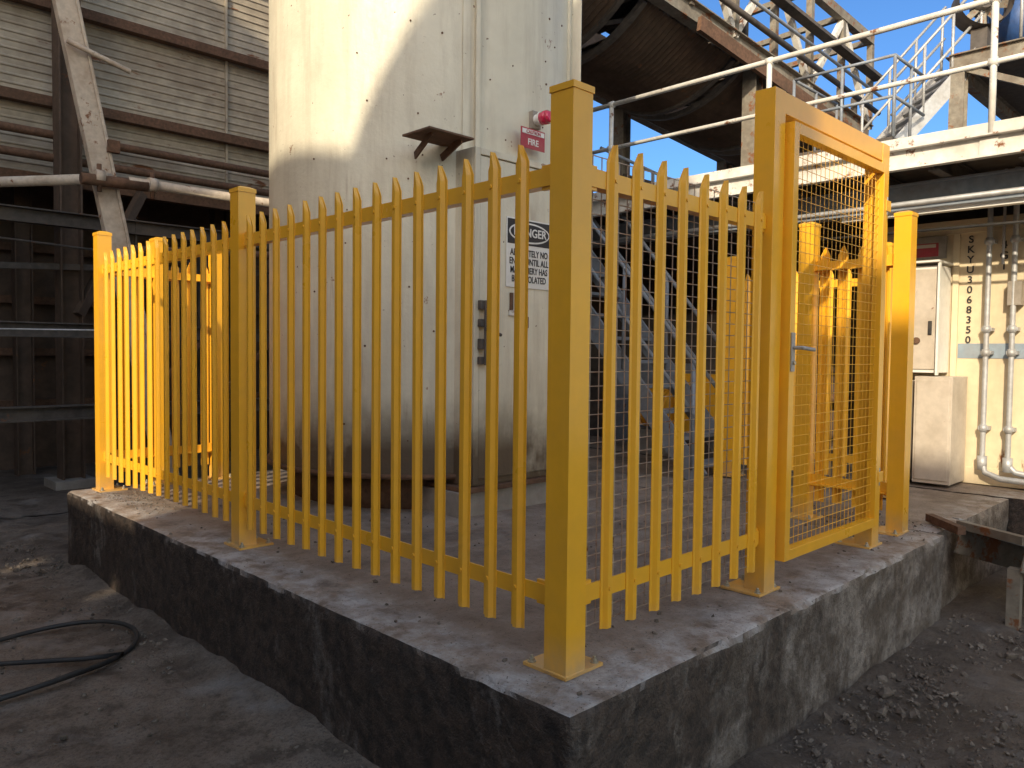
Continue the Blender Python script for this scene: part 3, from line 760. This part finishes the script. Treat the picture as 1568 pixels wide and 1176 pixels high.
stair("steel_staircase",(9.35,2.55,3.85),(10.25,1.72,5.25),0.9,8,'galv')
b=B("upper_platform")
pz=5.2
b.box(9.7,14,-3,1.65,pz-0.05,pz,'darksteel')
b.ibeam((9.65,-3,pz-0.15),(9.65,1.7,pz-0.15),0.12,0.22,'gantry'); b.ibeam((9.65,1.7,pz-0.15),(14,1.7,pz-0.15),0.12,0.22,'gantry')
for x,y in ((9.7,1.6),(9.7,-2.0),(13.8,1.6)): b.ibeam((x,y,GZ),(x,y,pz-0.2),0.18,0.18,'gantry')
for a_,c_ in (((9.7,1.6,3.2),(9.7,-2.0,5.0)),((9.7,1.6,5.0),(9.7,-2.0,3.2))): b.beam(a_,c_,0.08,0.08,'gantry')
b.box(8.2,9.6,1.9,3.2,3.80,3.84,'darksteel')
for x,y in ((8.25,1.95),(8.25,3.1)): b.beam((x,y,DZ),(x,y,3.8),0.1,0.1,'gantry')
for z in (0.5,1.0): 
    b.cyl((9.7,-3,pz+z),(9.7,0.9,pz+z),0.02,'galv'); b.cyl((8.22,1.9,3.84+z),(8.22,3.2,3.84+z),0.02,'bluegrey'); b.cyl((8.22,3.2,3.84+z),(9.6,3.2,3.84+z),0.02,'bluegrey'); b.cyl((8.22,1.9,3.84+z),(9.3,1.9,3.84+z),0.02,'bluegrey')
for y in (-2,-1,0,0.9): b.cyl((9.7,y,pz),(9.7,y,pz+1.0),0.02,'galv')
for q in ((8.22,1.9),(8.22,2.55),(8.22,3.2),(8.9,3.2),(9.6,3.2),(8.8,1.9)): b.cyl((q[0],q[1],3.84),(q[0],q[1],4.84),0.02,'bluegrey')
b.done()
b=B("cone_hopper")
b.cyl((10.75,1.15,5.35),(10.75,1.15,5.95),0.15,'blue',32,0.55); b.cyl((10.75,1.15,5.95),(10.75,1.15,6.9),0.55,'blue',32)
for a in range(4):
    x=10.75+0.5*math.cos(a*1.57+.8); y=1.15+0.5*math.sin(a*1.57+.8); b.cyl((x,y,pz),(x,y,6.0),0.035,'darksteel')
b.done()
b=B("extractor_fan")
c=Vector((9.95,1.42,5.85)); ax2=Vector((-0.8,-0.6,0.1)).normalized()
b.cyl(c-ax2*0.15,c+ax2*0.15,0.34,'darksteel',32,caps=False); b.cyl(c-ax2*0.15,c+ax2*0.12,0.10,'darksteel',16)
Rm=ax2.to_track_quat('Z','Y').to_matrix()
for k in range(8):
    a=k*math.pi/4; dv=Rm@Vector((math.cos(a),math.sin(a),0)); b.beam(c+dv*0.08,c+dv*0.32,0.10,0.01,'gantry',up=ax2+dv.cross(ax2)*0.7)
b.beam(c-Vector((0,0,0.34)),(c.x,c.y,pz),0.2,0.2,'darksteel')
b.done()
b=B("walkway_handrail")
for z in (3.35,3.85,):
    b.cyl((6.2,4.9,z),(12.5,4.9,z-0.6),0.022,'bluegrey')
for k in range(7):
    x=6.4+k; b.cyl((x,4.9,3.85-(x-6.2)*0.095-1.1),(x,4.9,3.86-(x-6.2)*0.095),0.022,'bluegrey')
b.beam((6.2,4.9,2.75),(12.5,4.9,2.15),0.05,0.2,'darksteel')
b.done()
b=B("drive_motor",0.004)
b.box(5.3,5.7,3.0,3.7,-0.02,0.25,'concrete'); b.cyl((5.4,3.1,0.5),(5.4,3.6,0.5),0.2,'yellow',24); b.box(5.25,5.55,2.6,3.0,0.26,0.9,'yellow')
for k in range(7): b.cyl((5.4,3.15+k*0.06,0.5),(5.4,3.17+k*0.06,0.5),0.22,'yellow',24)
b.box(5.25,5.55,2.6,3.0,-0.01,0.259,'darksteel')
b.done()

# ------------------------------------------------------------------ added unseen sun blockers behind the camera, shaped for the yard shadows
b=B("sun_blocker_wall")  # added off-camera wall, its height set to shade the near yard
b.box(-8.2,-8,-16,-0.23,GZ,7.05,'sheet')
for k in range(9): b.ibeam((-8.32,-15.5+k*1.85,GZ),(-8.32,-15.5+k*1.85,6.9),0.2,0.2,'gantry')
b.done()
b=B("sun_blocker_block")  # added off-camera block that keeps sun off the left shed wall
b.box(-11,-8,1.85,14,GZ,11.5,'sheet'); 
for k in range(4): b.box(-7.99,-7.95,3+k*2.6,4.4+k*2.6,1.0,2.6,'darksteel')
b.done()
b=B("sun_blocker_low_wall")  # added off-camera low wall; its gaps let small sun patches through
b.box(-8.2,-8,-0.229,0.08,GZ,3.95,'concrete'); b.box(-8.2,-8,0.081,0.28,GZ,3.40,'concrete'); b.box(-8.2,-8,0.081,0.28,3.62,3.95,'concrete')
b.box(-8.2,-8,0.281,1.38,GZ,3.95,'concrete'); b.box(-8.2,-8,1.381,1.62,GZ,3.22,'concrete'); b.box(-8.2,-8,1.381,1.62,3.46,3.95,'concrete'); b.box(-8.2,-8,1.621,1.849,GZ,3.95,'concrete')
b.done()
b=B("sun_blocker_silo")  # added unseen silo form, outline tuned for the curved shadow on the tank
sc=Vector((-6.4,-2.18,0)); R1=1.55
rows=[[(sc.x+R1*math.cos(2*math.pi*k/48),sc.y+R1*math.sin(2*math.pi*k/48),z) for k in range(48)] for z in (GZ,5.9)]
for j in range(1,17):
    u=j/16; r2=max(R1*(1-u**1.5),0.01); z=5.9+3.0*u
    rows.append([(sc.x+r2*math.cos(2*math.pi*k/48),sc.y+r2*math.sin(2*math.pi*k/48),z) for k in range(48)])
b.grid(rows,'whitesteel',True,True)
b.done()
